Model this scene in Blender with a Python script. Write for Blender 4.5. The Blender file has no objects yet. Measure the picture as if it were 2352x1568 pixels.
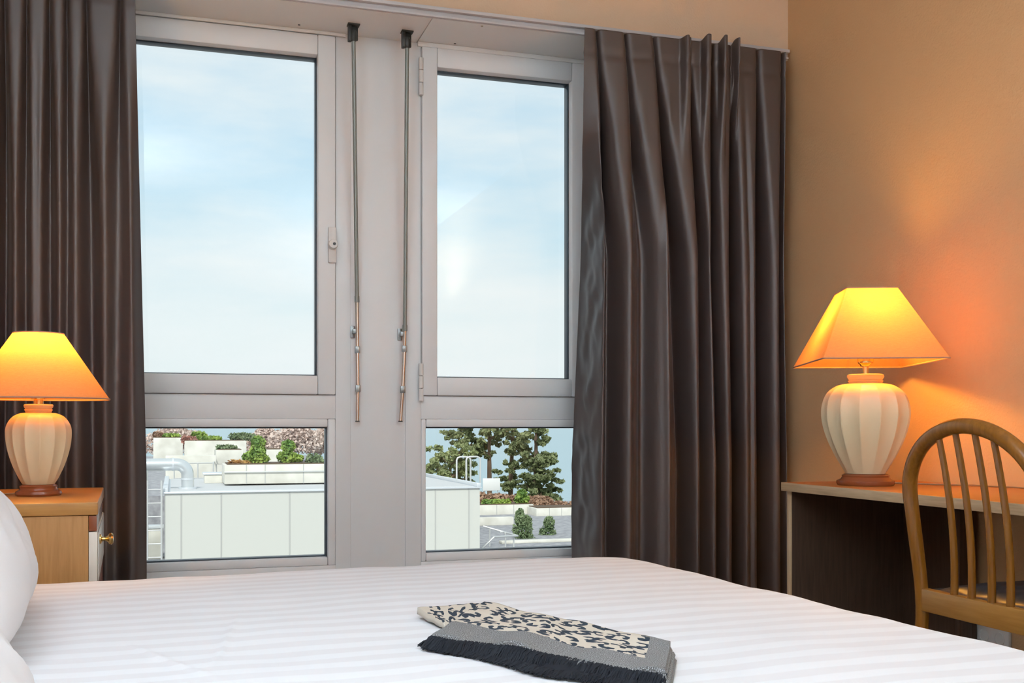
import bpy, bmesh, math, random
from mathutils import Vector, Matrix, noise
random.seed(7)
PI = math.pi
C = bpy.context.scene.collection
SC = bpy.context.scene

# ------------------------------------------------------------------ camera
H = 0.86                       # eye height above the floor
FPX = 2450.0                   # focal length in pixels of a 2352 px wide frame
YAW = math.radians(17.6)
cY, sY = math.cos(YAW), math.sin(YAW)
cd = bpy.data.cameras.new('camera')
cam = bpy.data.objects.new('camera', cd); C.objects.link(cam)
cam.location = (0, 0, H); cam.rotation_euler = (PI/2, 0, -YAW)
cd.sensor_fit = 'HORIZONTAL'; cd.sensor_width = 36; cd.lens = 36*FPX/2352
cd.shift_y = (980-784)/2352
cd.clip_start = .02; cd.clip_end = 20000
SC.camera = cam
vs = SC.view_settings
vs.view_transform = 'Standard'; vs.look = 'None'; vs.gamma = 1; vs.exposure = 0.0
vs.use_curve_mapping = False

# ------------------------------------------------------------------ sky
W = bpy.data.worlds.new('sky'); SC.world = W; W.use_nodes = True
nt = W.node_tree; nt.nodes.clear()
def N(t, kind, **kw):
    n = t.nodes.new(kind)
    for k, v in kw.items():
        if k.startswith('i_'):
            n.inputs[k[2:].replace('_', ' ')].default_value = v
        else: setattr(n, k, v)
    return n
def sky_nodes():
    L = nt.links.new
    out = N(nt, 'ShaderNodeOutputWorld'); bg = N(nt, 'ShaderNodeBackground'); bg.inputs[1].default_value = 1.0
    tc = N(nt, 'ShaderNodeTexCoord'); sep = N(nt, 'ShaderNodeSeparateXYZ'); L(tc.outputs['Generated'], sep.inputs[0])
    mp = N(nt, 'ShaderNodeMapping'); mp.inputs['Scale'].default_value = (1.2, 1.2, 4.6); mp.inputs['Location'].default_value = (.35, .2, .15)
    L(tc.outputs['Generated'], mp.inputs[0])
    no = N(nt, 'ShaderNodeTexNoise'); no.inputs['Scale'].default_value = 2.6; no.inputs['Detail'].default_value = 5; no.inputs['Roughness'].default_value = .52
    L(mp.outputs[0], no.inputs['Vector'])
    cr = N(nt, 'ShaderNodeValToRGB'); cr.color_ramp.elements[0].position = .36; cr.color_ramp.elements[1].position = .60
    cr.color_ramp.elements[0].color = (0, 0, 0, 1); cr.color_ramp.elements[1].color = (1, 1, 1, 1)
    L(no.outputs['Fac'], cr.inputs[0])
    gr = N(nt, 'ShaderNodeValToRGB'); e = gr.color_ramp.elements
    e[0].position = 0.0; e[0].color = (.86, .93, .93, 1)
    e[1].position = .42; e[1].color = (.66, .80, .92, 1)
    for p, c in ((.08, (.86, .94, .95, 1)), (.17, (.69, .86, .95, 1)), (.26, (.58, .79, .94, 1))):
        q = e.new(p); q.color = c
    L(sep.outputs['Z'], gr.inputs[0])
    mx = N(nt, 'ShaderNodeMix', data_type='RGBA'); L(cr.outputs[0], mx.inputs[0])
    L(gr.outputs[0], mx.inputs[6]); mx.inputs[7].default_value = (.93, .965, .975, 1)
    L(mx.outputs[2], bg.inputs[0]); L(bg.outputs[0], out.inputs[0])
sky_nodes()

# sun from behind the hotel: it lights the roofs outside, never the room
sd = bpy.data.lights.new('sun', 'SUN'); sd.energy = 3.0; sd.angle = math.radians(12); sd.color = (1, .96, .90)
sun = bpy.data.objects.new('sun', sd); C.objects.link(sun)
sun.rotation_euler = Vector((.42, 1.0, -.85)).to_track_quat('-Z', 'Y').to_euler()

FILL_W = 84.0                   # power of each added fill uplighter, out of view
FILL_C = (.74, .87, 1.0)
LAMP_R = 10.0                  # bulb in the lamp on the desk
LAMP_L = 6.0                  # bulb in the lamp on the nightstand

# ------------------------------------------------------------------ helpers
def at(px, py, X=None, Y=None, h=None):
    """point of the plane X=..., Y=... or of the level h below the eye, seen at px,py"""
    t = (px-1176)/FPX
    if h is not None: d = h*FPX/(py-980)
    elif Y is not None: d = Y/(cY-t*sY)
    else: d = X/(t*cY+sY)
    return Vector((d*(t*cY+sY), d*(cY-t*sY), H+(980-py)*d/FPX))
def wx(px, Y): return at(px, 980, Y=Y).x

def mat(name, col, rough=.5, metal=0, spec=.5, **kw):
    m = bpy.data.materials.new(name); m.use_nodes = True
    b = m.node_tree.nodes['Principled BSDF']
    b.inputs['Base Color'].default_value = (*col, 1); b.inputs['Roughness'].default_value = rough
    b.inputs['Metallic'].default_value = metal; b.inputs['Specular IOR Level'].default_value = spec
    for k, v in kw.items(): b.inputs[k.replace('_', ' ')].default_value = v
    return m
def bump(m, scale, strength, dist=.002, detail=3, kind='noise', vec=(1, 1, 1)):
    t = m.node_tree; b = t.nodes['Principled BSDF']
    tc = N(t, 'ShaderNodeTexCoord'); mp = N(t, 'ShaderNodeMapping'); mp.inputs['Scale'].default_value = vec
    t.links.new(tc.outputs['Object'], mp.inputs[0])
    n = N(t, 'ShaderNodeTexNoise'); n.inputs['Scale'].default_value = scale; n.inputs['Detail'].default_value = detail
    t.links.new(mp.outputs[0], n.inputs['Vector'])
    bp = N(t, 'ShaderNodeBump'); bp.inputs['Strength'].default_value = strength; bp.inputs['Distance'].default_value = dist
    t.links.new(n.outputs['Fac'], bp.inputs['Height']); t.links.new(bp.outputs[0], b.inputs['Normal'])
    return m
def vary(m, c1, c2, scale, vec=(1, 1, 1), detail=4, lo=.35, hi=.65, coord='Object', dist=0):
    t = m.node_tree; b = t.nodes['Principled BSDF']
    tc = N(t, 'ShaderNodeTexCoord'); mp = N(t, 'ShaderNodeMapping'); mp.inputs['Scale'].default_value = vec
    t.links.new(tc.outputs[coord], mp.inputs[0])
    n = N(t, 'ShaderNodeTexNoise'); n.inputs['Scale'].default_value = scale; n.inputs['Detail'].default_value = detail
    n.inputs['Distortion'].default_value = dist
    t.links.new(mp.outputs[0], n.inputs['Vector'])
    cr = N(t, 'ShaderNodeValToRGB'); cr.color_ramp.elements[0].position = lo; cr.color_ramp.elements[1].position = hi
    cr.color_ramp.elements[0].color = (*c1, 1); cr.color_ramp.elements[1].color = (*c2, 1)
    t.links.new(n.outputs['Fac'], cr.inputs[0]); t.links.new(cr.outputs[0], b.inputs['Base Color'])
    return m
def wood(name, c1, c2, axis, rough=.4, scale=9, spec=.5):
    v = [1, 1, 1]
    for i in range(3): v[i] = 1 if i == axis else 14
    m = mat(name, c1, rough, spec=spec)
    vary(m, c1, c2, scale, tuple(v), 6, .3, .7, dist=.35)
    bump(m, scale*3, .12, .001, 3, vec=tuple(v))
    return m

class MB:
    """collects shapes for ONE mesh"""
    def __init__(s): s.bm = bmesh.new()
    def box(s, x0, x1, y0, y1, z0, z1, bev=0, seg=2, M=None):
        vs_ = [s.bm.verts.new((x, y, z)) for x in (x0, x1) for y in (y0, y1) for z in (z0, z1)]
        fs = [s.bm.faces.new([vs_[i] for i in q]) for q in ((0,1,3,2),(4,6,7,5),(0,4,5,1),(2,3,7,6),(0,2,6,4),(1,5,7,3))]
        if bev:
            ed = list({e for f in fs for e in f.edges})
            r = bmesh.ops.bevel(s.bm, geom=ed, offset=bev, segments=seg, affect='EDGES', profile=.5)
            vs_ = list({v for f in r['faces'] for v in f.verts} | {v for v in vs_ if v.is_valid})
        if M is not None:
            bmesh.ops.transform(s.bm, matrix=M, verts=[v for v in vs_ if v.is_valid])
        return s
    def tube(s, pts, r, n=12, caps=True, closed=False, up=Vector((0, 0, 1))):
        pts = [Vector(p) for p in pts]; rr = r if isinstance(r, (list, tuple)) else [r]*len(pts)
        rings = []; prev = None; m = len(pts)
        for i, p in enumerate(pts):
            if closed: d = pts[(i+1) % m]-pts[i-1]
            else: d = pts[min(i+1, m-1)]-pts[max(i-1, 0)]
            d.normalize()
            if prev is None:
                a = d.cross(up)
                if a.length < 1e-3: a = d.cross(Vector((1, 0, 0)))
            else: a = prev-d*prev.dot(d)
            a.normalize(); prev = a; b = d.cross(a)
            rings.append([s.bm.verts.new(p+(a*math.cos(2*PI*k/n)+b*math.sin(2*PI*k/n))*rr[i]) for k in range(n)])
        for i in range(m if closed else m-1):
            A, B = rings[i], rings[(i+1) % m]
            for k in range(n): s.bm.faces.new((A[k], A[(k+1) % n], B[(k+1) % n], B[k]))
        if caps and not closed:
            s.bm.faces.new(rings[0][::-1]); s.bm.faces.new(rings[-1])
        return s
    def lathe(s, prof, n=48, c=(0, 0, 0), mod=None, caps=True):
        rings = []
        for (r, z) in prof:
            rings.append([s.bm.verts.new((c[0]+(r*(mod(2*PI*k/n, z) if mod else 1))*math.cos(2*PI*k/n),
                                          c[1]+(r*(mod(2*PI*k/n, z) if mod else 1))*math.sin(2*PI*k/n), c[2]+z)) for k in range(n)])
        for A, B in zip(rings, rings[1:]):
            for k in range(n): s.bm.faces.new((A[k], A[(k+1) % n], B[(k+1) % n], B[k]))
        if caps:
            s.bm.faces.new(rings[0][::-1]); s.bm.faces.new(rings[-1])
        return s
    def grid(s, fn, nu, nv, closed_u=False):
        V = [[s.bm.verts.new(fn(i/nu, j/nv)) for i in range(nu if closed_u else nu+1)] for j in range(nv+1)]
        for j in range(nv):
            for i in range(nu):
                i2 = (i+1) % nu if closed_u else i+1
                s.bm.faces.new((V[j][i], V[j][i2], V[j+1][i2], V[j+1][i]))
        return V
    def build(s, name, m, parent=None, smooth=True, angle=40, loc=None):
        bmesh.ops.recalc_face_normals(s.bm, faces=s.bm.faces)
        me = bpy.data.meshes.new(name); s.bm.to_mesh(me); s.bm.free()
        if m is not None: me.materials.append(m)
        if smooth:
            me.polygons.foreach_set('use_smooth', [True]*len(me.polygons))
            me.set_sharp_from_angle(angle=math.radians(angle))
        o = bpy.data.objects.new(name, me); C.objects.link(o)
        if parent: o.parent = parent
        if loc is not None: o.location = loc
        return o
def tag(o, label, cat, group=None):
    o['label'] = label; o['category'] = cat
    if group: o['group'] = group
    return o
def thing(name, label, cat, loc=(0, 0, 0), rz=0, group=None):
    o = bpy.data.objects.new(name, None); C.objects.link(o); o.empty_display_size = .05
    o.location = loc; o.rotation_euler = (0, 0, rz)
    return tag(o, label, cat, group)
def struct(o): o['kind'] = 'structure'; return o
def sempty(name, loc=(0, 0, 0)):
    o = bpy.data.objects.new(name, None); C.objects.link(o); o.location = loc; o.empty_display_size = .05
    return struct(o)
def copy_tree(o, parent=None):
    c = o.copy(); C.objects.link(c); c.parent = parent
    for ch in list(o.children): copy_tree(ch, c)
    return c
def lerp(a, b, t): return a+(b-a)*t
def sst(a, b, x):
    t = max(0, min(1, (x-a)/(b-a))); return t*t*(3-2*t)

# ------------------------------------------------------------------ materials
PAINT = bump(mat('beige_wall_paint', (.76, .57, .40), .75, spec=.3), 140, .55, .0025, 4)
OCHRE = bump(mat('ochre_wall_paint', (.66, .42, .22), .75, spec=.3), 140, .55, .0025, 4)
CEILM = mat('white_ceiling_paint', (.82, .81, .79), .9, spec=.2)
OFFW = mat('off_white_wall_paint', (.80, .79, .77), .85, spec=.2)
CARPET = bump(mat('carpet', (.30, .29, .29), .95, spec=.1), 300, .6, .004)
FRAME = mat('white_window_frame', (.865, .90, .915), .38, spec=.4)
SOFF = mat('white_soffit', (.90, .93, .92), .5, spec=.4)
GASK = mat('dark_gasket', (.035, .055, .075), .35)
GAP_SHADE = mat('gap_shade_grey', (.30, .30, .31), .7)
TRACK = mat('curtain_track', (.62, .62, .64), .4)
def glass_mat():
    m = bpy.data.materials.new('window_glass'); m.use_nodes = True; t = m.node_tree; t.nodes.clear()
    o = N(t, 'ShaderNodeOutputMaterial'); tr = N(t, 'ShaderNodeBsdfTransparent'); tr.inputs[0].default_value = (.96, .985, .985, 1)
    gl = N(t, 'ShaderNodeBsdfGlossy'); gl.inputs['Roughness'].default_value = .01
    fr = N(t, 'ShaderNodeFresnel'); fr.inputs[0].default_value = 1.35; mx = N(t, 'ShaderNodeMixShader')
    t.links.new(fr.outputs[0], mx.inputs[0]); t.links.new(tr.outputs[0], mx.inputs[1]); t.links.new(gl.outputs[0], mx.inputs[2])
    t.links.new(mx.outputs[0], o.inputs[0]); return m
GLASS = glass_mat()
CURT = mat('taupe_satin_curtain', (.044, .030, .028), .51, spec=.5, IOR=1.9, Sheen_Weight=.25, Sheen_Roughness=.25, Sheen_Tint=(.85, .92, 1, 1))
bump(CURT, 900, .08, .0005)
OAKY = wood('oak_veneer_along_y', (.40, .135, .018), (.48, .18, .03), 1, .36)
OAKX = wood('oak_veneer_along_x', (.40, .18, .038), (.49, .24, .06), 0, .4)
OAKZ = wood('oak_veneer_along_z', (.37, .165, .036), (.47, .225, .062), 2, .45)
EDGE = wood('pale_oak_edge_along_y', (.48, .33, .18), (.64, .47, .28), 1, .4)
EDGEZ = wood('pale_oak_edge_along_z', (.50, .35, .20), (.62, .46, .28), 2, .4)
WALN = wood('dark_walnut_veneer', (.060, .034, .022), (.095, .056, .036), 2, .5)
CHERRY = mat('reddish_brown_varnished_wood', (.25, .065, .02), .25)
CHAIRW = wood('honey_beech_varnish', (.20, .072, .006), (.27, .105, .012), 2, .22, spec=.6)
CHAIRY = wood('honey_beech_varnish_rail', (.33, .145, .025), (.41, .20, .045), 1, .34, spec=.5)
VINYL = mat('black_vinyl', (.045, .045, .05), .38, spec=.5)
BRASS = mat('polished_brass', (.85, .62, .25), .18, 1)
CERAM = bump(mat('cream_ceramic', (.70, .59, .38), .40, spec=.4), 300, .05, .0006)
WHITEL = mat('white_laminate', (.78, .72, .64), .4)
GREYL = mat('pale_grey_laminate', (.62, .62, .60), .35)
DARKM = mat('dark_bracket_plastic', (.03, .035, .035), .4)
GREYT = mat('grey_green_metal_tube', (.26, .29, .27), .4, .3)
CHROME = mat('worn_chrome_rod', (.62, .57, .52), .25, 1)
STEEL = mat('steel_clip', (.33, .35, .35), .35, .8)
WPLAST = mat('white_plastic', (.78, .78, .76), .35)
CORD = mat('brown_flex', (.30, .17, .08), .5)
SHEETS = mat('white_bed_linen', (.8, .8, .82), .7, spec=.2)

def linen_mat():
    m = mat('striped_satin_bed_linen', (.8, .8, .82), .62, spec=.25)
    t = m.node_tree; b = t.nodes['Principled BSDF']; L = t.links.new
    tc = N(t, 'ShaderNodeTexCoord'); sp = N(t, 'ShaderNodeSeparateXYZ')
    ns = N(t, 'ShaderNodeTexNoise'); ns.inputs['Scale'].default_value = 1.6; ns.inputs['Detail'].default_value = 2
    L(tc.outputs['Object'], ns.inputs['Vector']); L(tc.outputs['Object'], sp.inputs[0])
    ma = N(t, 'ShaderNodeMath', operation='MULTIPLY_ADD'); L(ns.outputs['Fac'], ma.inputs[0]); ma.inputs[1].default_value = .05; L(sp.outputs['Y'], ma.inputs[2])
    d = N(t, 'ShaderNodeMath', operation='DIVIDE'); L(ma.outputs[0], d.inputs[0]); d.inputs[1].default_value = .066
    fr = N(t, 'ShaderNodeMath', operation='FRACT'); L(d.outputs[0], fr.inputs[0])
    pp = N(t, 'ShaderNodeMath', operation='PINGPONG'); L(fr.outputs[0], pp.inputs[0]); pp.inputs[1].default_value = .5
    cr = N(t, 'ShaderNodeValToRGB'); cr.color_ramp.elements[0].position = .22; cr.color_ramp.elements[1].position = .28
    cr.color_ramp.elements[0].color = (.775, .78, .805, 1); cr.color_ramp.elements[1].color = (.83, .85, .88, 1)
    L(pp.outputs[0], cr.inputs[0]); L(cr.outputs[0], b.inputs['Base Color'])
    return m
LINEN = linen_mat()

# ------------------------------------------------------------------ room shell
XR, XL = 2.24, -0.90           # right wall, headboard wall
YB, YW = 3.57, 3.81            # wall face above the window, window plane
YN = -1.6                      # wall behind the camera
ZC = 2.65
ZS = H+1.40                    # underside of the soffit
XN = 5.2
struct(MB().box(XL-.3, XR+.3, YN-.2, 4.05, -.15, 0).build('floor', CARPET))
struct(MB().box(XL-.3, XR+.3, YN-.2, 4.05, ZC, ZC+.2).build('ceiling', CEILM))
struct(MB().box(XR, XR+.2, YN, 4.05, 0, ZC).build('wall_right', OCHRE))
struct(MB().box(XL-.2, XL, YN, 4.05, 0, ZC).build('wall_left', OFFW))
struct(MB().box(XL-.2, XR+.2, YN-.2, YN, 0, ZC).build('wall_rear', OFFW))
struct(MB().box(XL, XR, YB, 4.05, ZS+.03, ZC).build('wall_above_window', PAINT))

# --- window layout on the plane YW
x_l1 = wx(40, YW)              # left end of the left window (behind the curtain)
x_c0, x_c1 = wx(806, YW), wx(931, YW)
x_r1 = wx(1392, YW)
zf0 = H-.56
struct(MB().box(XL, XR, YW, 4.05, 0, zf0).build('wall_below_window', PAINT))
struct(MB().box(XL, x_l1, YW, 4.05, zf0, ZS+.03).build('wall_window_left', PAINT))
struct(MB().box(x_r1, XR, YW, 4.05, zf0, ZS+.03).build('wall_window_right', PAINT))

# soffit panels
def soffit(name, x0, x1):
    m = MB(); m.box(x0, x1, YB+.001, YW+.04, ZS, ZS+.028, .002)
    return struct(m.build(name, SOFF))
xs_ = wx(958, YW)
xseam = at(985, 42, h=-1.40).x
soffit('trim_1', XL, xs_-.0012); soffit('trim_2', xs_+.0012, XR)
for n_, q in ((0, (1107, 60)), (1, (1045, 100)), (2, (687, 57))):
    p = at(q[0], q[1], h=-1.40)
    o = MB().lathe([(.0045, 0), (.0045, .001)], 12, (p.x, p.y, ZS-.0008)).build('screw_hole', DARKM if n_ else mat('ochre_spot', (.5, .45, .32), .6))
    o['kind'] = 'structure'
# stepped lip where the soffit meets the frames
o = MB().box(XL, x_c0-.02, YW-.012, YW, ZS-.012, ZS, .002).build('trim_3', SOFF); struct(o)
o = MB().box(xs_, XR, YW-.014, YW, ZS-.016, ZS, .002).build('trim_4', SOFF); struct(o)

# central white panel between the windows
cp = MB(); cp.box(x_c0, x_c1, YW+.004, 4.0, zf0, ZS, .001)
struct(cp.build('trim_5', FRAME))

def ring(m, x0, x1, z0, z1, ix0, ix1, iz0, iz1, y0, y1, bev=.003):
    m.box(x0, ix0, y0, y1, z0, z1, bev); m.box(ix1, x1, y0, y1, z0, z1, bev)
    m.box(ix0, ix1, y0, y1, iz1, z1, bev); m.box(ix0, ix1, y0, y1, z0, iz0, bev)
    return m
def make_window(n, x0, x1, sx0, sx1, gx0, gx1, lx0, lx1, hinge):
    Zs0, Zs1 = H+.113, H+1.386
    gz0, gz1 = H+.181, H+1.313
    lz0, lz1 = H-.462, H-.001
    w = sempty('window_%d' % n, ((x0+x1)/2, YW, zf0)); off = Vector(w.location)
    def b(m, name, ma, par=w, lab=None):
        bmesh.ops.translate(m.bm, verts=m.bm.verts, vec=-off)
        o = m.build(name, ma, par)
        if lab: o['label'] = lab
        return o
    # fixed frame: jambs, head, transom, lower rail; rounded beads round the lower pane
    f = MB(); ys = YW-.012
    f.box(x0, sx0, YW, 3.90, zf0, ZS, .002); f.box(sx1, x1, YW, 3.90, zf0, ZS, .002)
    f.box(sx0, sx1, YW, 3.90, Zs1, ZS, .001); f.box(sx0, sx1, YW, 3.90, lz1+.03, Zs0, .001)
    f.box(sx0, sx1, YW, 3.90, zf0, lz0-.03, .001)
    b(f, 'frame', FRAME)
    bd = MB(); ring(bd, sx0+.0, sx1-.0, lz0-.03, lz1+.03, lx0, lx1, lz0, lz1, YW-.004, 3.885, .006)
    b(bd, 'glazing_bead', FRAME)
    # opening sash, proud of the frame
    s_ = MB(); ring(s_, sx0+.0015, sx1-.0015, Zs0+.0015, Zs1-.0015, gx0, gx1, gz0, gz1, YW-.014, 3.885, .005)
    so = b(s_, 'sash', FRAME)
    shadow = MB(); ring(shadow, sx0-.001, sx1+.001, Zs0-.001, Zs1+.001, sx0+.006, sx1-.006, Zs0+.006, Zs1-.006, YW-.0008, YW+.004, 0)  # grey strip standing in for the shadow line round the sash
    b(shadow, 'rebate_shadow', GAP_SHADE)
    # glass with dark reveals
    for (a0, a1, c0, c1, nm) in ((gx0, gx1, gz0, gz1, 'upper'), (lx0, lx1, lz0, lz1, 'lower')):
        g = MB(); ring(g, a0-.001, a1+.001, c0-.001, c1+.001, a0+.0045, a1-.0045, c0+.0045, c1-.0045, YW+.022, YW+.060, .001)
        b(g, 'gasket', GASK)
        p = MB(); p.box(a0-.004, a1+.004, YW+.060, YW+.066, c0-.004, c1+.004)
        po = b(p, 'pane', GLASS)
    if hinge:
        for zc in (H+1.295, H+.185):
            for k in range(3):
                h_ = MB(); h_.tube([(sx0-.003, YW-.016, zc+.046-k*.046-.044), (sx0-.003, YW-.016, zc+.046-k*.046-.001)], .0085, 14)
                b(h_, 'hinge', WPLAST)
    else:
        hc = at(761, 563, Y=YW-.014)
        p = MB(); p.box(hc.x-.012, hc.x+.016, YW-.026, YW-.0135, hc.z-.063, hc.z+.063, .004)
        hp = b(p, 'handle_plate', WPLAST)
        p = MB(); M = Matrix.Translation((hc.x+.003, YW-.026, hc.z)) @ Matrix.Rotation(PI/2, 4, 'X')
        p.lathe([(.0175, 0), (.0175, .008), (.0155, .020), (.0145, .022), (.0001, .0222)], 32)
        bmesh.ops.transform(p.bm, matrix=M, verts=p.bm.verts)
        bmesh.ops.translate(p.bm, verts=p.bm.verts, vec=-off)
        p.build('handle_hub', WPLAST, hp)
        p = MB(); p.lathe([(.0052, 0), (.0052, .002), (.0001, .0021)], 16)
        bmesh.ops.transform(p.bm, matrix=Matrix.Translation((hc.x+.006, YW-.0478, hc.z)) @ Matrix.Rotation(PI/2, 4, 'X'), verts=p.bm.verts)
        bmesh.ops.translate(p.bm, verts=p.bm.verts, vec=-off)
        k = p.build('keyhole', DARKM, hp); k['label'] = 'small black keyhole'
    return w
make_window(1, x_l1, x_c0, x_l1+.045, wx(770.5, YW), x_l1+.11, wx(729, YW), x_l1+.10, wx(752.5, YW), False)
make_window(2, x_c1, x_r1, wx(967, YW), wx(1358, YW), wx(1003, YW), wx(1311, YW), wx(978, YW), wx(1338, YW), True)

# curtain track under the wall face
tr = MB(); tr.box(XL+.01, XR-.01, YB-.012, YB+.03, ZS+.002, ZS+.029, .002)
tr.box(XL+.01, XR-.01, YB-.030, YB-.012, ZS+.020, ZS+.032, .002)
tr.box(XL+.01, XR-.01, YB-.020, YB-.013, ZS-.001, ZS+.006, .001)
o = tr.build('curtain_track', TRACK); tag(o, 'long white metal curtain track along the bottom of the peach wall above the windows', 'curtain rail')

# ------------------------------------------------------------------ fill uplighters, added out of view to brighten the room
def uplighter(x, y, lab):
    t = thing('fill_uplighter', lab, 'added fill light', (x, y, 0))
    MB().lathe([(.14, 0), (.14, .012), (.03, .03), (.012, .05)], 40).build('base', STEEL, t)
    MB().tube([(0, 0, .05), (0, 0, 1.74)], .011, 14).build('pole', STEEL, t)
    MB().lathe([(.014, 1.735), (.06, 1.75), (.12, 1.79), (.17, 1.85), (.164, 1.85), (.115, 1.797), (.055, 1.758), (.010, 1.745)], 48, caps=False).build('bowl', STEEL, t)
    ld = bpy.data.lights.new('fill_lamp', 'AREA'); ld.shape = 'DISK'; ld.size = .2; ld.energy = FILL_W; ld.color = FILL_C
    lo = bpy.data.objects.new('fill_lamp_light', ld); C.objects.link(lo); lo.parent = t; lo.location = (0, 0, 1.80); lo.rotation_euler = (PI, 0, 0)
uplighter(-.62, .35, 'added fill uplighter on a steel stand beside the near side of the bed head')
uplighter(1.75, -.9, 'added fill uplighter on a steel stand in front of the rear wall')

# ------------------------------------------------------------------ curtains
def interp(keys, t):
    if t <= keys[0][0]: return keys[0][1]
    for (a, va), (b, vb) in zip(keys, keys[1:]):
        if t <= b: return lerp(va, vb, (t-a)/(b-a))
    return keys[-1][1]
def curtain(name, label, edges, valleys, Y0, heads=(), turn=None, nu=620, nv=150, zbot=.02, crumple=None, parent=None, minor=()):
    """edges/valleys give positions along X at three levels (top, middle, low); valleys carry width and depth too"""
    zt = H+1.395
    zmid, zlow = H+.62, H-.15
    def lvl(v, z):
        if z >= zmid: 
            k = (zt-z)/(zt-zmid); return lerp(v[0], v[1], k)
        if z >= zlow: return lerp(v[1], v[2], (zmid-z)/(zmid-zlow))
        return v[2]
    rnd = random.Random(len(valleys)); 
    def fn(s, q):
        z = zt+(zbot-zt)*(q**1.25)
        dz = zt-z
        x0, x1 = lvl(edges[0], z), lvl(edges[1], z)
        x = lerp(x0, x1, s)
        open_ = sst(.05, .75, dz)                 # 0 at the header, 1 once the folds have opened
        y = 0.0
        for (v, wd, dp) in valleys:
            vx = lvl(v, z)
            w = lerp(.007, wd, sst(.07, .9, dz)) if dz > .07 else .006
            dpt = lerp(.016, dp, sst(.05, .55, dz))
            g = math.exp(-abs((x-vx)/w)**(1.2+.8*open_))
            y += dpt*1.4*g
        for (v, wd, dp) in minor:
            vx = lvl(v, z); y += dp*open_*math.exp(-((x-vx)/wd)**2)
        for (hx, wd, hh) in heads:                # pinched heads that stand proud of the row
            g = math.exp(-((x-hx)/wd)**4)
            y -= .035*g*(1-sst(.05, .5, dz))
            z += hh*g*(1-sst(.0, .06, dz))
        n1 = noise.noise(Vector((x*5, z*.7, Y0)))*.008*open_
        y += n1
        if turn:
            w_, dy_, side = turn; k_ = (x-x0)/w_ if side < 0 else (x1-x)/w_
            if k_ < 1:
                a_ = dy_*open_*(1-sst(-.25, 1.0, k_)); y += a_; x += a_*x/Y0
                if side < 0:
                    q_ = a_/max(1e-4, dy_)
                    x += .030*q_*sst(.0, .45, k_)*(noise.noise(Vector((a_*14+z*3, z*8, 3.1)))+.5*noise.noise(Vector((a_*25-z*6, z*17, 8.1))))
        if crumple:
            cx0, cx1, amp = crumple
            g = 1-sst(cx0, cx1, x)
            y += amp*g*open_*(noise.noise(Vector((x*16+z*5, z*9-x*5, 3.1)))+.6*noise.noise(Vector((x*30-z*8, z*19, 8.1))))
        # pinch just under the header band
        y += .004*math.exp(-((dz-.085)/.012)**2)
        return Vector((x, Y0+y, z))
    m = MB(); m.grid(fn, nu, nv)
    o = m.build(name, CURT, parent, angle=180)
    so = o.modifiers.new('thickness', 'SOLIDIFY'); so.thickness = .0022; so.offset = 1
    return o
YC = 3.475
def X3(a, b, c): return (wx(a, YC), wx(b, YC), wx(c, YC))
rc = thing('window_curtain', 'dark taupe satin curtain hanging right of the windows beside the orange wall', 'curtain', (wx(1560, YC), YC, 0))
def cur(par, *a, **k):
    o = curtain('cloth', None, *a, **k)
    o.data.transform(Matrix.Translation(-Vector(par.location))); o.parent = par
    return o
edR = [X3(1343, 1333, 1313), X3(1806, 1806, 1811)]
valR = [(X3(1373, 1418, 1415), .036, .085), (X3(1438, 1490, 1490), .042, .060), (X3(1504, 1562, 1580), .034, .085), (X3(1580, 1620, 1625), .022, .06),
        (X3(1637, 1647, 1660), .017, .06), (X3(1684, 1690, 1699), .020, .09), (X3(1742, 1757, 1761), .028, .085), (X3(1800, 1800, 1803), .014, .04)]
minR = [(X3(1401, 1400, 1400), .012, .006), (X3(1470, 1462, 1460), .012, .010), (X3(1540, 1530, 1535), .012, -.012), (X3(1706, 1725, 1728), .010, .012)]
hdR = [(wx(1620, YC), .015, .018), (wx(1658, YC), .012, .022), (wx(1688, YC), .010, .020), (wx(1575, YC), .018, .006)]
valR = [(v, w*.85, d*.85) for (v, w, d) in valR]
cur(rc, edR, valR, YC, hdR, turn=(.135, .24, -1), crumple=(wx(1335, YC), wx(1395, YC), .014), minor=minR)
lc = thing('window_curtain', 'dark taupe satin curtain hanging left of the windows behind the nightstand', 'curtain', (wx(130, YC), YC, 0))
edL = [(-.80, -.80, -.80), X3(309, 323, 337)]
valL = [((-.74, -.74, -.74), .03, .06), ((-.63, -.63, -.63), .03, .07), (X3(8, 10, 6), .022, .07), (X3(60, 56, 58), .020, .05), (X3(112, 112, 112), .024, .060),
        (X3(152, 154, 150), .018, .035), (X3(196, 207, 212), .032, .065), (X3(276, 270, 262), .045, .040)]
minL = [(X3(84, 82, 84), .014, .012), (X3(240, 243, 240), .022, -.012), (X3(310, 303, 296), .020, -.012)]
valL = [(v, w*.80, d*.55) for (v, w, d) in valL]
cur(lc, edL, valL, YC, [], turn=(.035, .05, 1), minor=minL)

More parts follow.
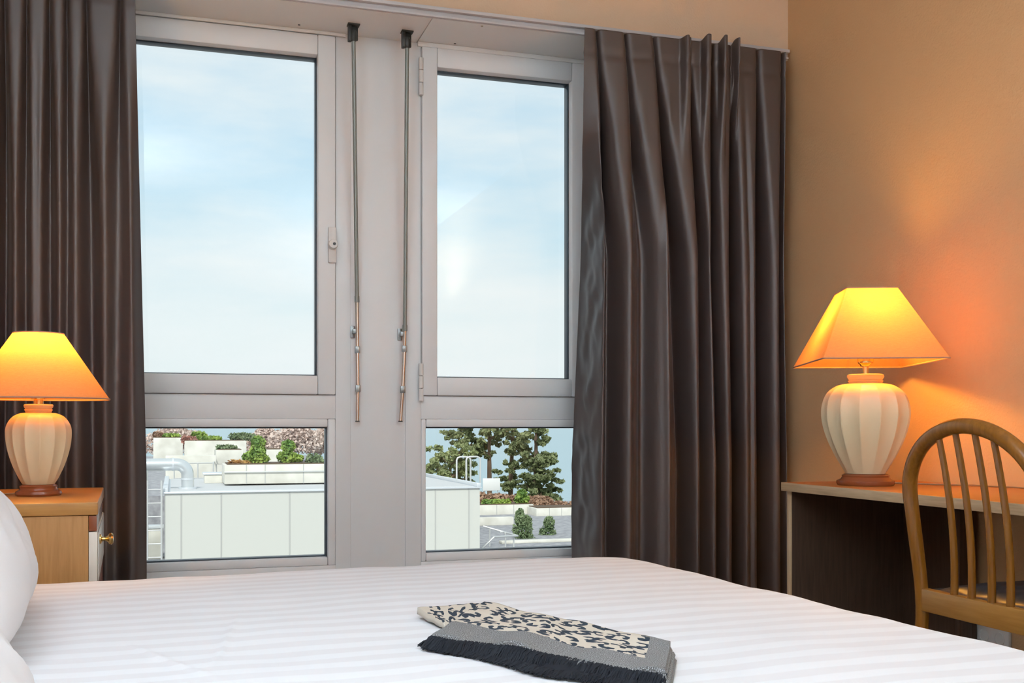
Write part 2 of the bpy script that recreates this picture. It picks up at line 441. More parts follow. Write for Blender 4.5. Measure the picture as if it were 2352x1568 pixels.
# ------------------------------------------------------------------ shutter crank rods in front of the white panel
def crank(label, br, top_tube, tube_end, clip, j1, j2, end, taper_low):
    r0 = at(*br, h=-1.40); t = thing('shutter_crank', label, 'shutter crank', (r0.x, r0.y, ZS)); off = Vector(t.location)
    def P(px, py, Y): return at(px, py, Y=Y)-off
    m = MB(); m.box(-.021, .021, -.014, .018, -.005, 0, .001)
    m.box(-.019, .017, .004, .014, -.054, -.003, .004)
    m.box(-.019, -.007, -.010, .014, -.060, -.003, .003); m.build('bracket', DARKM, t)
    a = Vector((0, 0, -.036))
    m = MB(); m.tube([(0, 0, -.022), (0, 0, -.030), (0, 0, -.052), (0, 0, -.060)], [.009, .0125, .0125, .008], 16); m.build('universal_joint', DARKM, t)
    yt, yb = r0.y, YW-.022
    p0 = Vector((0, 0, -.055)); p1 = P(*tube_end, yb-.004)
    m = MB(); m.tube([p0, p1], .0072, 14); m.tube([p1+(p0-p1).normalized()*.022, p1], .0088, 14); m.build('upper_tube', GREYT, t)
    p2 = P(*j1, yb); m = MB(); m.tube([p1, p2], .0062, 14); m.build('rod', CHROME, t)
    p3 = P(*j2, yb-.002); m = MB(); m.tube([p2-(p2-p3).normalized()*.004, p3], .0066, 14); m.build('crank_arm', CHROME, t)
    p4 = P(*end, yb-.002); m = MB(); m.tube([p3, p4], [.0058, .0062], 14); m.build('crank_handle', CHROME, t)
    for q in (p2, p3):
        m = MB(); m.box(-.009, .009, -.007, .007, -.013, .013, .003, M=Matrix.Translation(q)); m.build('joint', STEEL, t)
    c = P(*clip, YW-.0005)
    m = MB(); m.box(c.x-.012, c.x+.004, c.z*0+c.y-.004, c.y+.0045, c.z-.021, c.z+.021, .001)
    m.box(c.x-.006, c.x+.014, c.y-.026, c.y-.004, c.z-.008, c.z+.009, .002); m.build('wall_clip', STEEL, t)
    m = MB(); m.tube([p4, p4+Vector((0, 0, -.004))], .0078, 14); m.build('end_cap', DARKM, t)
crank('grey and chrome shutter crank rod nearer the left window', (812, 56), None, (820, 694), (812, 762), (821, 803), (822, 892), (821, 966), 0)
crank('grey and chrome shutter crank rod nearer the right window', (935, 72), None, (930, 760), (921, 768), (929, 801), (925, 894), (920, 966), 1)

# ------------------------------------------------------------------ bed
BR = math.radians(4.5)
bx = thing('bed', 'low double bed with a white mattress under a striped white duvet', 'bed', (1.135, 2.63, 0), BR)
BL, BW = 1.98, 1.82
FAB = mat('beige_bed_fabric', (.45, .40, .35), .8)
MB().box(-BL+.02, -.06, -BW+.05, -.05, .10, .27, .015).build('bed_base', FAB, bx)
for (a, b_) in ((-.14, -.15), (-.14, -BW+.15), (-BL+.15, -.15), (-BL+.15, -BW+.15)):
    MB().lathe([(.022, 0), (.03, .10)], 20, (a, b_, 0)).build('leg', WALN, bx)
MB().box(-BL+.01, -.03, -BW+.04, -.03, .275, .495, .05, 4).build('mattress', SHEETS, bx)
# duvet: rings of a rounded rectangle, top then down the sides
def duvet():
    x0, x1, y0, y1 = -BL+.02, .0, -BW, .0
    r = .11; pts = []
    def arc(cx, cy, a0):
        for k in range(16):
            a = a0+PI/2*k/16; pts.append((cx+r*math.cos(a), cy+r*math.sin(a), math.cos(a), math.sin(a)))
    def seg(ax, ay, bx_, by_, nx, ny, n):
        for k in range(n): pts.append((lerp(ax, bx_, k/n), lerp(ay, by_, k/n), nx, ny))
    arc(x1-r, y1-r, 0); seg(x1-r, y1, x0+r, y1, 0, 1, 90); arc(x0+r, y1-r, PI/2); seg(x0, y1-r, x0, y0+r, -1, 0, 80)
    arc(x0+r, y0+r, PI); seg(x0+r, y0, x1-r, y0, 0, -1, 90); arc(x1-r, y0+r, 1.5*PI); seg(x1, y0+r, x1, y1-r, 1, 0, 80)
    cx, cy = (x0+x1)/2, (y0+y1)/2; m = MB(); rings = []
    def top(x, y):
        e = min(x1-x, y1-y, x-x0, y-y0)
        z = H-.340+.006*sst(.02, .35, e)
        z += .0035*noise.noise(Vector((x*4.5, y*6, 0)))+.0016*noise.noise(Vector((x*11, y*14, 4)))
        # a couple of pressed creases
        for (ax, ay, ang, ln, am) in ((-1.12, -.80, 1.35, .18, .0035), (-1.22, -.93, 1.9, .14, .003), (-.15, -.55, -.6, .3, .002)):
            dx, dy = x-ax, y-ay; u = dx*math.cos(ang)+dy*math.sin(ang); v = -dx*math.sin(ang)+dy*math.cos(ang)
            z += am*math.exp(-(v/.006)**2)*math.exp(-(u/ln)**4)
        return z
    NR = 150
    for k in range(1, NR+1):
        f = k/NR
        rings.append([m.bm.verts.new((cx+(p[0]-cx)*f*.985, cy+(p[1]-cy)*f*.985, top(cx+(p[0]-cx)*f*.985, cy+(p[1]-cy)*f*.985))) for p in pts])
    n = len(pts)
    for k in range(1, 13):
        a = PI/2*k/12
        ring_ = []
        for i, p in enumerate(pts):
            ix, iy = cx+(p[0]-cx)*.985, cy+(p[1]-cy)*.985
            ring_.append(m.bm.verts.new((ix+p[2]*.03*math.sin(a), iy+p[3]*.03*math.sin(a), top(ix, iy)-.035*(1-math.cos(a)))))
        rings.append(ring_)
    for k in range(1, 16):
        ring_ = []
        for i, p in enumerate(pts):
            ix, iy = cx+(p[0]-cx)*.985, cy+(p[1]-cy)*.985
            w = .012*math.sin(i*2*PI*34/n+math.sin(i*.05)*2)*(k/15)**1.3
            ring_.append(m.bm.verts.new((ix+p[2]*(.03+w), iy+p[3]*(.03+w), top(ix, iy)-.035-k/15*.27)))
        rings.append(ring_)
    c = m.bm.verts.new((cx, cy, top(cx, cy)))
    for i in range(n): m.bm.faces.new((c, rings[0][i], rings[0][(i+1) % n]))
    for A, B in zip(rings, rings[1:]):
        for i in range(n): m.bm.faces.new((A[i], B[i], B[(i+1) % n], A[(i+1) % n]))
    o = m.build('duvet', LINEN, None, angle=180); o.location = bx.location; o.rotation_euler = bx.rotation_euler
    return tag(o, 'white duvet with satin stripes spread flat over the bed', 'duvet')
duvet()
hb = MB().box(XL+.01, XL+.06, .75, 2.60, .02, .98, .01).build('headboard', OAKY); tag(hb, 'oak headboard fixed to the wall behind the pillows', 'headboard')

def pillow(label, loc, rot, hw, hh, th, seed):
    def fn(side):
        def g(u, v):
            a, b_ = 2*u-1, 2*v-1
            e = (max(0, 1-abs(a)**3.2)*max(0, 1-abs(b_)**3.2))**.42
            pin = 1-.05*(1-abs(b_)**2)*abs(a)**4
            pin2 = 1-.06*(1-abs(a)**2)*abs(b_)**4
            w = .012*noise.noise(Vector((a*2.2, b_*2.2, seed+side)))*e + .006*noise.noise(Vector((a*6+b_*3, b_*5, seed)))*e
            wr = .007*math.sin(9*a+4*b_+seed)*e*(abs(a)**3)
            return Vector((side*(th*e+w+wr), a*hw*pin2, b_*hh*pin))
        return g
    m = MB(); m.grid(fn(1), 60, 44); m.grid(fn(-1), 60, 44)
    bmesh.ops.remove_doubles(m.bm, verts=m.bm.verts, dist=.0006)
    o = m.build('pillow', SHEETS, None, angle=180)
    o.location = loc; o.rotation_euler = rot
    return tag(o, label, 'pillow')
pillow('plump white pillow leaning at the window side of the bed head', (-.415, 1.86, H-.105), (0, math.radians(-36), BR), .36, .27, .12, 1)
pillow('white pillow at the near side of the bed head, only a corner in view', (-.357, 1.190, H-.215), (0, math.radians(-50), BR+.04), .36, .26, .115, 5)

# ------------------------------------------------------------------ scarf on the bed
def scarf_mat():
    m = mat('leopard_scarf', (.7, .62, .5), .85, spec=.2)
    t = m.node_tree; b = t.nodes['Principled BSDF']; L = t.links.new
    uv = N(t, 'ShaderNodeUVMap'); uv.uv_map = 'uv'
    sep = N(t, 'ShaderNodeSeparateXYZ'); L(uv.outputs[0], sep.inputs[0])
    nz = N(t, 'ShaderNodeTexNoise'); nz.inputs['Scale'].default_value = 30; nz.inputs['Detail'].default_value = 2; L(uv.outputs[0], nz.inputs['Vector'])
    ad = N(t, 'ShaderNodeMix', data_type='VECTOR') if False else N(t, 'ShaderNodeVectorMath', operation='MULTIPLY_ADD')
    L(nz.outputs['Color'], ad.inputs[0]); ad.inputs[1].default_value = (.020, .020, 0); L(uv.outputs[0], ad.inputs[2])
    mp = N(t, 'ShaderNodeMapping'); mp.inputs['Scale'].default_value = (1, 1.15, 1); L(ad.outputs[0], mp.inputs[0])
    vo = N(t, 'ShaderNodeTexVoronoi', voronoi_dimensions='2D'); vo.inputs['Scale'].default_value = 36; vo.inputs['Randomness'].default_value = .75; L(mp.outputs[0], vo.inputs['Vector'])
    # direction within the cell opens the rosette on one side
    sb = N(t, 'ShaderNodeVectorMath', operation='SUBTRACT'); sc = N(t, 'ShaderNodeVectorMath', operation='SCALE'); sc.inputs['Scale'].default_value = 36
    L(mp.outputs[0], sc.inputs[0])
    L(sc.outputs[0], sb.inputs[0]); ps = N(t, 'ShaderNodeVectorMath', operation='SCALE'); ps.inputs['Scale'].default_value = 36; L(vo.outputs['Position'], ps.inputs[0]); L(ps.outputs[0], sb.inputs[1])
    s2 = N(t, 'ShaderNodeSeparateXYZ'); L(sb.outputs[0], s2.inputs[0])
    at2 = N(t, 'ShaderNodeMath', operation='ARCTAN2'); L(s2.outputs['Y'], at2.inputs[0]); L(s2.outputs['X'], at2.inputs[1])
    s3 = N(t, 'ShaderNodeSeparateXYZ'); L(vo.outputs['Color'], s3.inputs[0])
    ph = N(t, 'ShaderNodeMath', operation='MULTIPLY_ADD'); L(s3.outputs['X'], ph.inputs[0]); ph.inputs[1].default_value = 6.28; L(at2.outputs[0], ph.inputs[2])
    co = N(t, 'ShaderNodeMath', operation='COSINE'); L(ph.outputs[0], co.inputs[0])
    op = N(t, 'ShaderNodeMath', operation='LESS_THAN'); L(co.outputs[0], op.inputs[0]); op.inputs[1].default_value = .7
    lo = N(t, 'ShaderNodeMath', operation='GREATER_THAN'); L(vo.outputs['Distance'], lo.inputs[0]); 
    th = N(t, 'ShaderNodeMath', operation='MULTIPLY_ADD'); L(s3.outputs['Y'], th.inputs[0]); th.inputs[1].default_value = -.22; th.inputs[2].default_value = .23
    L(th.outputs[0], lo.inputs[1])
    hi = N(t, 'ShaderNodeMath', operation='LESS_THAN'); L(vo.outputs['Distance'], hi.inputs[0]); hi.inputs[1].default_value = .47
    m1 = N(t, 'ShaderNodeMath', operation='MULTIPLY'); L(lo.outputs[0], m1.inputs[0]); L(hi.outputs[0], m1.inputs[1])
    m2 = N(t, 'ShaderNodeMath', operation='MULTIPLY'); L(m1.outputs[0], m2.inputs[0]); L(op.outputs[0], m2.inputs[1])
    base = N(t, 'ShaderNodeMix', data_type='RGBA'); L(m2.outputs[0], base.inputs[0]); base.inputs[6].default_value = (.62, .56, .47, 1); base.inputs[7].default_value = (.035, .05, .07, 1)
    # grey border woven with a silvery thread
    sp = N(t, 'ShaderNodeTexNoise'); sp.inputs['Scale'].default_value = 900; L(uv.outputs[0], sp.inputs['Vector'])
    cr = N(t, 'ShaderNodeValToRGB'); cr.color_ramp.elements[0].position = .45; cr.color_ramp.elements[1].position = .72
    cr.color_ramp.elements[0].color = (.09, .085, .08, 1); cr.color_ramp.elements[1].color = (.62, .64, .66, 1); L(sp.outputs['Fac'], cr.inputs[0])
    # border where v is small, or u past the end band
    w = N(t, 'ShaderNodeTexNoise'); w.inputs['Scale'].default_value = 9; L(uv.outputs[0], w.inputs['Vector'])
    vv = N(t, 'ShaderNodeMath', operation='MULTIPLY_ADD'); L(w.outputs['Fac'], vv.inputs[0]); vv.inputs[1].default_value = .008; L(sep.outputs['Y'], vv.inputs[2])
    g1 = N(t, 'ShaderNodeMath', operation='LESS_THAN'); L(vv.outputs[0], g1.inputs[0]); g1.inputs[1].default_value = .088
    g2 = N(t, 'ShaderNodeMath', operation='GREATER_THAN'); L(sep.outputs['X'], g2.inputs[0]); g2.inputs[1].default_value = .345
    g = N(t, 'ShaderNodeMath', operation='MAXIMUM'); L(g1.outputs[0], g.inputs[0]); L(g2.outputs[0], g.inputs[1])
    fin = N(t, 'ShaderNodeMix', data_type='RGBA'); L(g.outputs[0], fin.inputs[0]); L(base.outputs[2], fin.inputs[6]); L(cr.outputs[0], fin.inputs[7])
    L(fin.outputs[2], b.inputs['Base Color'])
    return m
SCARF = scarf_mat(); FRINGE = mat('black_fringe', (.010, .013, .020), .7, spec=.3)
ZB = H-.333                                    # bed surface under the scarf
def bedp(px, py, z=.0): return at(px, py, h=H-(ZB+z))
def scarf():
    s0 = bedp(1250, 1460)
    t = thing('folded_scarf', 'folded leopard print scarf with grey border and black fringe lying on the bed', 'scarf', (s0.x, s0.y, ZB)); off = Vector(t.location)
    def layer(name, q, uvq, zf, nu=90, nv=50, edge_drop=.012, wav=.003, seed=0):
        # q: back-left, back-right, front-right, front-left on the bed
        P = [Vector(p)-off for p in q]
        m = MB(); ul = m.bm.loops.layers.uv.new('uv'); vmap = {}
        def f(u, v):
            u2, v2 = max(0, min(1, (u-.02)/.96)), max(0, min(1, (v-.02)/.96))
            p = (P[0]*(1-u2)+P[1]*u2)*(1-v2)+(P[3]*(1-u2)+P[2]*u2)*v2
            z = zf(u2, v2)+wav*noise.noise(Vector((u2*6+seed, v2*4, seed)))
            # scalloped outline so that the hem is not ruler-straight
            n = Vector((0, 0, 0))
            if v2 > .9: n = (P[3]-P[0]).normalized()*.004*math.sin(u2*17+seed)
            drop = 0
            if u in (0, 1) or v in (0, 1): drop = edge_drop
            return Vector((p.x+n.x, p.y+n.y, max(.001, z-drop)))
        V = m.grid(f, nu, nv)
        for j in range(nv+1):
            for i in range(nu+1): vmap[V[j][i]] = (i/nu, j/nv)
        U0, U1, W0, W1 = uvq
        for fc in m.bm.faces:
            for lp in fc.loops:
                a, b_ = vmap[lp.vert]; lp[ul].uv = (lerp(U0, U1, a), lerp(W0, W1, b_))
        o = m.build(name, SCARF, t, angle=180)
        so = o.modifiers.new('thickness', 'SOLIDIFY'); so.thickness = .0016; so.offset = -1
        return o, P
    hz = .026
    bl, br, fr_, fl = bedp(1112, 1381, hz), bedp(1540, 1472, hz), bedp(1527, 1549, hz*.7), bedp(992, 1463, hz*.6)
    humps = lambda u, v: lerp(.026, .020, v)+.007*math.exp(-((u-.42)/.10)**2)*v-.006*math.exp(-((u-.62)/.09)**2)*v+.004*math.sin(u*21)*v**3
    layer('top_fold', (bl, br, fr_, fl), (0, .385, .235, .0), humps, edge_drop=.010, wav=.004)
    # three folded layers below, seen at the right end and along the front
    for k, (dx, zz) in enumerate(((.004, .018), (.008, .011), (.012, .004))):
        e = (br-bl).normalized(); s_ = (fr_-br).normalized()
        layer('inner_fold', (bl+e*.004-s_*.0, br+e*dx-s_*.001, fr_+e*dx+s_*(.004*k), fl+e*.02+s_*(.004*k)), (.0, .385, .20, .0), lambda u, v, zz=zz: zz, 40, 20, .004, .002, k+3)
    # tongue of the lower layer poking out at the left
    layer('under_fold', (bedp(958, 1394, .018), bedp(1118, 1382, .018), bedp(1080, 1440, .012), bedp(1020, 1436, .006)), (.04, .20, .24, .15),
          lambda u, v: lerp(.018, .010, v), 50, 26, .012, .003, 9)
    # fringe: tassels along the front hem, an upper and a lower row
    rnd = random.Random(3); m = MB(); u_ = (fr_-fl); L_ = u_.length; e = u_.normalized(); s_ = Vector((e.y, -e.x, 0)); 
    if s_.dot(bedp(1250, 1560)-bedp(1250, 1460)) < 0: s_ = -s_
    def strand(p, d, ln, z0):
        a = p-off; a.z = z0; b_ = a+d*ln*.45+Vector((0, 0, .001)); c = a+d*ln; c.z = .0015+rnd.random()*.003; b_.z = z0*.8+.001
        m.tube([a, b_, c], [.0011, .0013, .0007], 4)
    for k in range(1150):
        q = k/1150
        p = fl+u_*q
        wv = s_*(.004*math.sin(q*17))
        strand(p+wv-s_*.002, (s_+e*rnd.uniform(-.35, .45)).normalized(), rnd.uniform(.017, .027), .014+.006*math.exp(-((q-.42)/.1)**2)+rnd.random()*.005)
    for k in range(900):
        q = k/900; bulge = .018*math.exp(-((q-.62)/.16)**2)+.006*sst(.2, .5, q)
        p = fl+u_*(q*.96+.02)+s_*(bulge+.006)
        strand(p, (s_+e*rnd.uniform(-.5, .5)).normalized(), rnd.uniform(.014, .024), .005+rnd.random()*.004)
    for k in range(60):
        strand(fl+s_*rnd.uniform(-.006, .006), (-e+s_*rnd.uniform(-.1, .9)).normalized(), rnd.uniform(.008, .018), .012)
    o = m.build('fringe', FRINGE, t); o['kind'] = 'stuff'; o['label'] = 'black fringe'
    # dark woven selvage under the fringe
    m = MB()
    def f(u, v):
        p = fl+u_*u-off+s_*(v*(.012+.018*math.exp(-((u-.62)/.16)**2)))
        return Vector((p.x, p.y, lerp(.016, .0035, v)+.002*math.sin(u*25)*v*(1-v)))
    m.grid(f, 90, 4); o = m.build('selvage', FRINGE, t); o['label'] = 'black selvage'
    so = o.modifiers.new('thickness', 'SOLIDIFY'); so.thickness = .001
scarf()

# ------------------------------------------------------------------ table lamps
def shade_mat(name, col):
    m = bpy.data.materials.new(name); m.use_nodes = True; t = m.node_tree; t.nodes.clear(); L = t.links.new
    o = N(t, 'ShaderNodeOutputMaterial'); df = N(t, 'ShaderNodeBsdfDiffuse'); tl = N(t, 'ShaderNodeBsdfTranslucent'); mx = N(t, 'ShaderNodeMixShader')
    tc = N(t, 'ShaderNodeTexCoord'); mp = N(t, 'ShaderNodeMapping'); mp.inputs['Scale'].default_value = (1, 1, .12)
    L(tc.outputs['Object'], mp.inputs[0]); n1 = N(t, 'ShaderNodeTexNoise'); n1.inputs['Scale'].default_value = 900; L(mp.outputs[0], n1.inputs['Vector'])
    mp2 = N(t, 'ShaderNodeMapping'); mp2.inputs['Scale'].default_value = (.1, .1, 1); L(tc.outputs['Object'], mp2.inputs[0])
    n2 = N(t, 'ShaderNodeTexNoise'); n2.inputs['Scale'].default_value = 900; L(mp2.outputs[0], n2.inputs['Vector'])
    a = N(t, 'ShaderNodeMath', operation='ADD'); L(n1.outputs['Fac'], a.inputs[0]); L(n2.outputs['Fac'], a.inputs[1])
    cr = N(t, 'ShaderNodeValToRGB'); cr.color_ramp.elements[0].position = .3; cr.color_ramp.elements[1].position = .7
    hf = N(t, 'ShaderNodeMath', operation='MULTIPLY'); L(a.outputs[0], hf.inputs[0]); hf.inputs[1].default_value = .5; L(hf.outputs[0], cr.inputs[0])
    cr.color_ramp.elements[0].color = (*[c*.78 for c in col], 1); cr.color_ramp.elements[1].color = (*col, 1)
    L(cr.outputs[0], df.inputs[0]); L(cr.outputs[0], tl.inputs[0]); mx.inputs[0].default_value = .42
    L(df.outputs[0], mx.inputs[1]); L(tl.outputs[0], mx.inputs[2]); L(mx.outputs[0], o.inputs[0]); return m
SHADE_M = shade_mat('peach_linen_shade', (.72, .37, .16))
def bulb_mat():
    m = mat('lit_bulb', (1, .8, .5), .3); b = m.node_tree.nodes['Principled BSDF']
    b.inputs['Emission Color'].default_value = (1, .50, .13, 1); b.inputs['Emission Strength'].default_value = 12; return m
BULB = bulb_mat()
WARM = (1.0, .46, .055)
def table_lamp(label, loc, k, prof_b, prof_v, nrib, neck, sock, shade, power, bulb_z, rz=0):
    t = thing('table_lamp', label, 'table lamp', loc)
    MB().lathe(prof_b, 64).build('base', CHERRY, t)
    zb, zt = prof_v[0][1], prof_v[-1][1]
    def mod(a, z):
        q = (z-zb)/(zt-zb); amp = .085*math.sin(PI*max(0, min(1, q)))**.6
        return 1-amp*abs(math.sin(a*nrib/2+.5))**.8
    # resample the vase outline smoothly
    P = []
    ps = prof_v
    for i in range(len(ps)-1):
        p0, p1, p2, p3 = ps[max(0, i-1)], ps[i], ps[i+1], ps[min(len(ps)-1, i+2)]
        for j in range(8):
            u = j/8
            P.append(tuple(.5*((2*p1[c])+(-p0[c]+p2[c])*u+(2*p0[c]-5*p1[c]+4*p2[c]-p3[c])*u*u+(-p0[c]+3*p1[c]-3*p2[c]+p3[c])*u**3) for c in (0, 1)))
    P.append(ps[-1])
    MB().lathe(P, nrib*16, mod=mod).build('vase', CERAM, t, angle=24)
    MB().lathe(neck, 48).build('neck_ring', CERAM, t)
    MB().lathe(sock, 32).build('socket', BRASS, t)
    kind, z0, z1, a0, b0, a1, b1 = shade
    m = MB()
    if kind == 'cone':
        n = 96; A = [(a0*math.cos(2*PI*i/n), a0*math.sin(2*PI*i/n), z0) for i in range(n)]; B = [(a1*math.cos(2*PI*i/n), a1*math.sin(2*PI*i/n), z1) for i in range(n)]
    else:
        def rr(a, b_, z):
            o = []
            for (sx, sy, a_) in ((1, 1, 0), (-1, 1, PI/2), (-1, -1, PI), (1, -1, 1.5*PI)):
                r = .006
                for q in range(5):
                    th_ = a_+PI/2*q/4; x, y = sx*(a-r)+r*math.cos(th_), sy*(b_-r)+r*math.sin(th_)
                    o.append((x*math.cos(rz)-y*math.sin(rz), x*math.sin(rz)+y*math.cos(rz), z))
            return o
        A, B = rr(a0, b0, z0), rr(a1, b1, z1)
    n = len(A); NV = 12
    rows = [[m.bm.verts.new(Vector(A[i]).lerp(Vector(B[i]), j/NV)) for i in range(n)] for j in range(NV+1)]
    for R0, R1 in zip(rows, rows[1:]):
        for i in range(n): m.bm.faces.new((R0[i], R0[(i+1) % n], R1[(i+1) % n], R1[i]))
    so = m.build('lamp_shade', SHADE_M, t, angle=30)
    TR = mat('shade_trim', (.42, .24, .17), .7)
    m = MB(); m.tube(A, .0022, 6, closed=True); m.tube(B, .0018, 6, closed=True); m.build('shade_trim', TR, so)
    # wire ring that carries the shade
    zc = lerp(z0, z1, .12); m = MB()
    fa = lerp(a0, a1, .12) if kind == 'cone' else lerp(a0, a1, .12)
    fb = fa if kind == 'cone' else lerp(b0, b1, .12)
    zs = sock[-1][1]
    for (dx, dy) in ((fa, 0), (-fa, 0), (0, fb), (0, -fb)):
        x, y = dx*math.cos(rz)-dy*math.sin(rz), dx*math.sin(rz)+dy*math.cos(rz)
        m.tube([(x*.97, y*.97, zc), (x*.06, y*.06, zs-.006)], .0012, 6)
    m.build('shade_carrier', BRASS, t)
    bo = MB().lathe([(.010, bulb_z-.045), (.013, bulb_z-.03), (.024, bulb_z-.008), (.027, bulb_z+.008), (.020, bulb_z+.024), (.0005, bulb_z+.032)], 24).build('bulb', BULB, t)
    ld = bpy.data.lights.new('bulb_light', 'POINT'); ld.energy = power; ld.color = WARM; ld.shadow_soft_size = .028
    bo.visible_shadow = True
    lo = bpy.data.objects.new('bulb_light', ld); C.objects.link(lo); lo.parent = t; lo.location = (0, 0, bulb_z+.062)
    return t
# right lamp (on the desk)
zd = H-.170
q = .017
lampR = table_lamp('large cream fluted vase lamp with rectangular shade on the desk', (1.928, 2.66, zd+.0005), 1,
    [(.079, 0), (.082, .006), (.081, .013), (.070, .018), (.066, .024), (.067, .028), (.060, .033)],
    [(.056, .034), (.066, .050), (.092, .095), (.114, .145), (.126, .195), (.124, .235), (.110, .268), (.082, .289), (.052, .296)], 14,
    [(.046, .292), (.047, .300), (.050, .303), (.046, .306), (.049, .310), (.052, .315), (.051, .321), (.046, .323), (.0005, .324)],
    [(.009, .322), (.009, .345), (.014, .346), (.016, .352), (.022, .356), (.024, .372), (.018, .385)],
    ('rect', .356, .566, .235, .168, .083, .071), LAMP_R, .405, 1.177)
m = MB(); m.tube([(-.0+.07, -.0, .006), (.13, -.02, .003), (.20, -.10, .0025), (.245, -.16, .003), (.262, -.22, .0028), (.285, -.27, .003), (.3035, -.30, .001), (.3035, -.33, -.05), (.3035, -.40, -.18), (.3035, -.50, -.33), (.3035, -.54, -.43)], .0022, 8)
m.build('flex', CORD, lampR)
# left lamp (on the nightstand)
zn = H-.175
lampL = table_lamp('small cream ribbed vase lamp with peach cone shade on the nightstand', (-.328, 2.955, zn+.0005), 1,
    [(.053, 0), (.0555, .005), (.054, .011), (.046, .015), (.044, .020), (.045, .024), (.040, .0285)],
    [(.038, .029), (.048, .045), (.064, .080), (.076, .120), (.080, .155), (.077, .178), (.064, .198), (.046, .208), (.032, .210)], 14,
    [(.030, .207), (.031, .214), (.034, .218), (.031, .2205), (.034, .224), (.035, .229), (.033, .232), (.0005, .233)],
    [(.012, .232), (.012, .243), (.018, .245), (.019, .262), (.014, .272)],
    ('cone', .246, .412, .170, .170, .060, .060), LAMP_L, .315)
m = MB(); m.tube([(-.048, .0, .006), (-.09, .012, .004), (-.17, .02, .003), (-.26, .03, .003)], .002, 8); m.build('flex', CORD, lampL)

# ------------------------------------------------------------------ nightstand
ns = thing('nightstand', 'oak nightstand with pale drawer front and brass knob between bed and left curtain', 'nightstand', (-.168, 2.66, 0), math.radians(2.2))
ND, NL = .64, .46
MB().box(-NL, 0, 0, ND, zn-.030, zn, .0025).build('top', OAKX, ns)
MB().box(-NL+.004, -.021, .004, .022, .04, zn-.031, .001).build('side_panel', OAKZ, ns)
MB().box(-NL+.004, -.021, ND-.022, ND-.004, .04, zn-.031, .001).build('side_panel', OAKZ, ns)
MB().box(-NL+.004, -NL+.02, .023, ND-.023, .04, zn-.031).build('back_panel', OAKZ, ns)
MB().box(-NL+.021, -.024, .023, ND-.023, .04, .06).build('bottom_panel', OAKY, ns)
MB().box(-.0205, -.003, .005, ND-.005, zn-.068, zn-.032, .002).build('drawer_rail', CHERRY, ns)
dr = MB().box(-.0205, -.001, .005, ND-.005, zn-.190, zn-.070, .002).build('drawer', WHITEL, ns)
MB().box(-.0005, .0008, .008, ND-.008, zn-.187, zn-.073, .0004).build('drawer_face', GREYL, dr)
kb = MB(); kb.lathe([(.012, 0), (.012, .003), (.006, .006), (.0045, .013), (.008, .019), (.013, .022), (.0145, .027), (.011, .031), (.0005, .032)], 28)
bmesh.ops.transform(kb.bm, matrix=Matrix.Translation((.0008, .12, zn-.098)) @ Matrix.Rotation(PI/2, 4, 'Y'), verts=kb.bm.verts)
kb.build('knob', BRASS, dr)
MB().box(-.0205, -.003, .005, ND-.005, .05, zn-.194, .002).build('door', CHERRY, ns)
MB().box(-NL+.01, -.03, .01, ND-.01, 0, .039).build('plinth', WALN, ns)

# ------------------------------------------------------------------ desk
dk = thing('desk', 'long oak topped desk with dark end panel against the orange wall', 'desk', (1.78, 2.876, 0))
DY = 1.50
MB().box(.0025, .448, -DY, 0, zd-.026, zd, .002).build('desktop', OAKY, dk)
MB().box(0, .0024, -DY, 0, zd-.026, zd, .0008).build('edge_strip', EDGE, dk)
sp_ = MB().box(.022, .445, -.026, -.006, 0, zd-.0265).build('side_panel', WALN, dk)
MB().box(.018, .0218, -.027, -.005, 0, zd-.0265, .0008).build('edge_strip', EDGEZ, sp_)
sp_ = MB().box(.022, .445, -DY+.006, -DY+.026, 0, zd-.0265).build('side_panel', WALN, dk)
MB().box(.018, .0218, -DY+.005, -DY+.027, 0, zd-.0265, .0008).build('edge_strip', EDGEZ, sp_)
MB().box(.425, .444, -.33, -.027, .0, zd-.027, .001).build('back_panel', WALN, dk)
MB().box(.38, .424, -.335, -.315, .0, zd-.027, .001).build('back_upright', WALN, dk)

# wall socket under the desk
p = at(2286, 1462, X=XR)
so_ = thing('wall_socket', 'white double wall socket low on the wall under the desk', 'socket', (XR, p.y, p.z))
MB().box(-.012, 0, -.065, .065, -.04, .04, .004).build('face_plate', WPLAST, so_)
for yy in (-.03, .03):
    m = MB(); m.lathe([(.019, 0), (.019, .002), (.0165, .002), (.0165, -.004), (.0005, -.004)], 24)
    bmesh.ops.transform(m.bm, matrix=Matrix.Translation((-.0125, yy, 0)) @ Matrix.Rotation(-PI/2, 4, 'Y'), verts=m.bm.verts)
    m.build('outlet', WPLAST, so_)

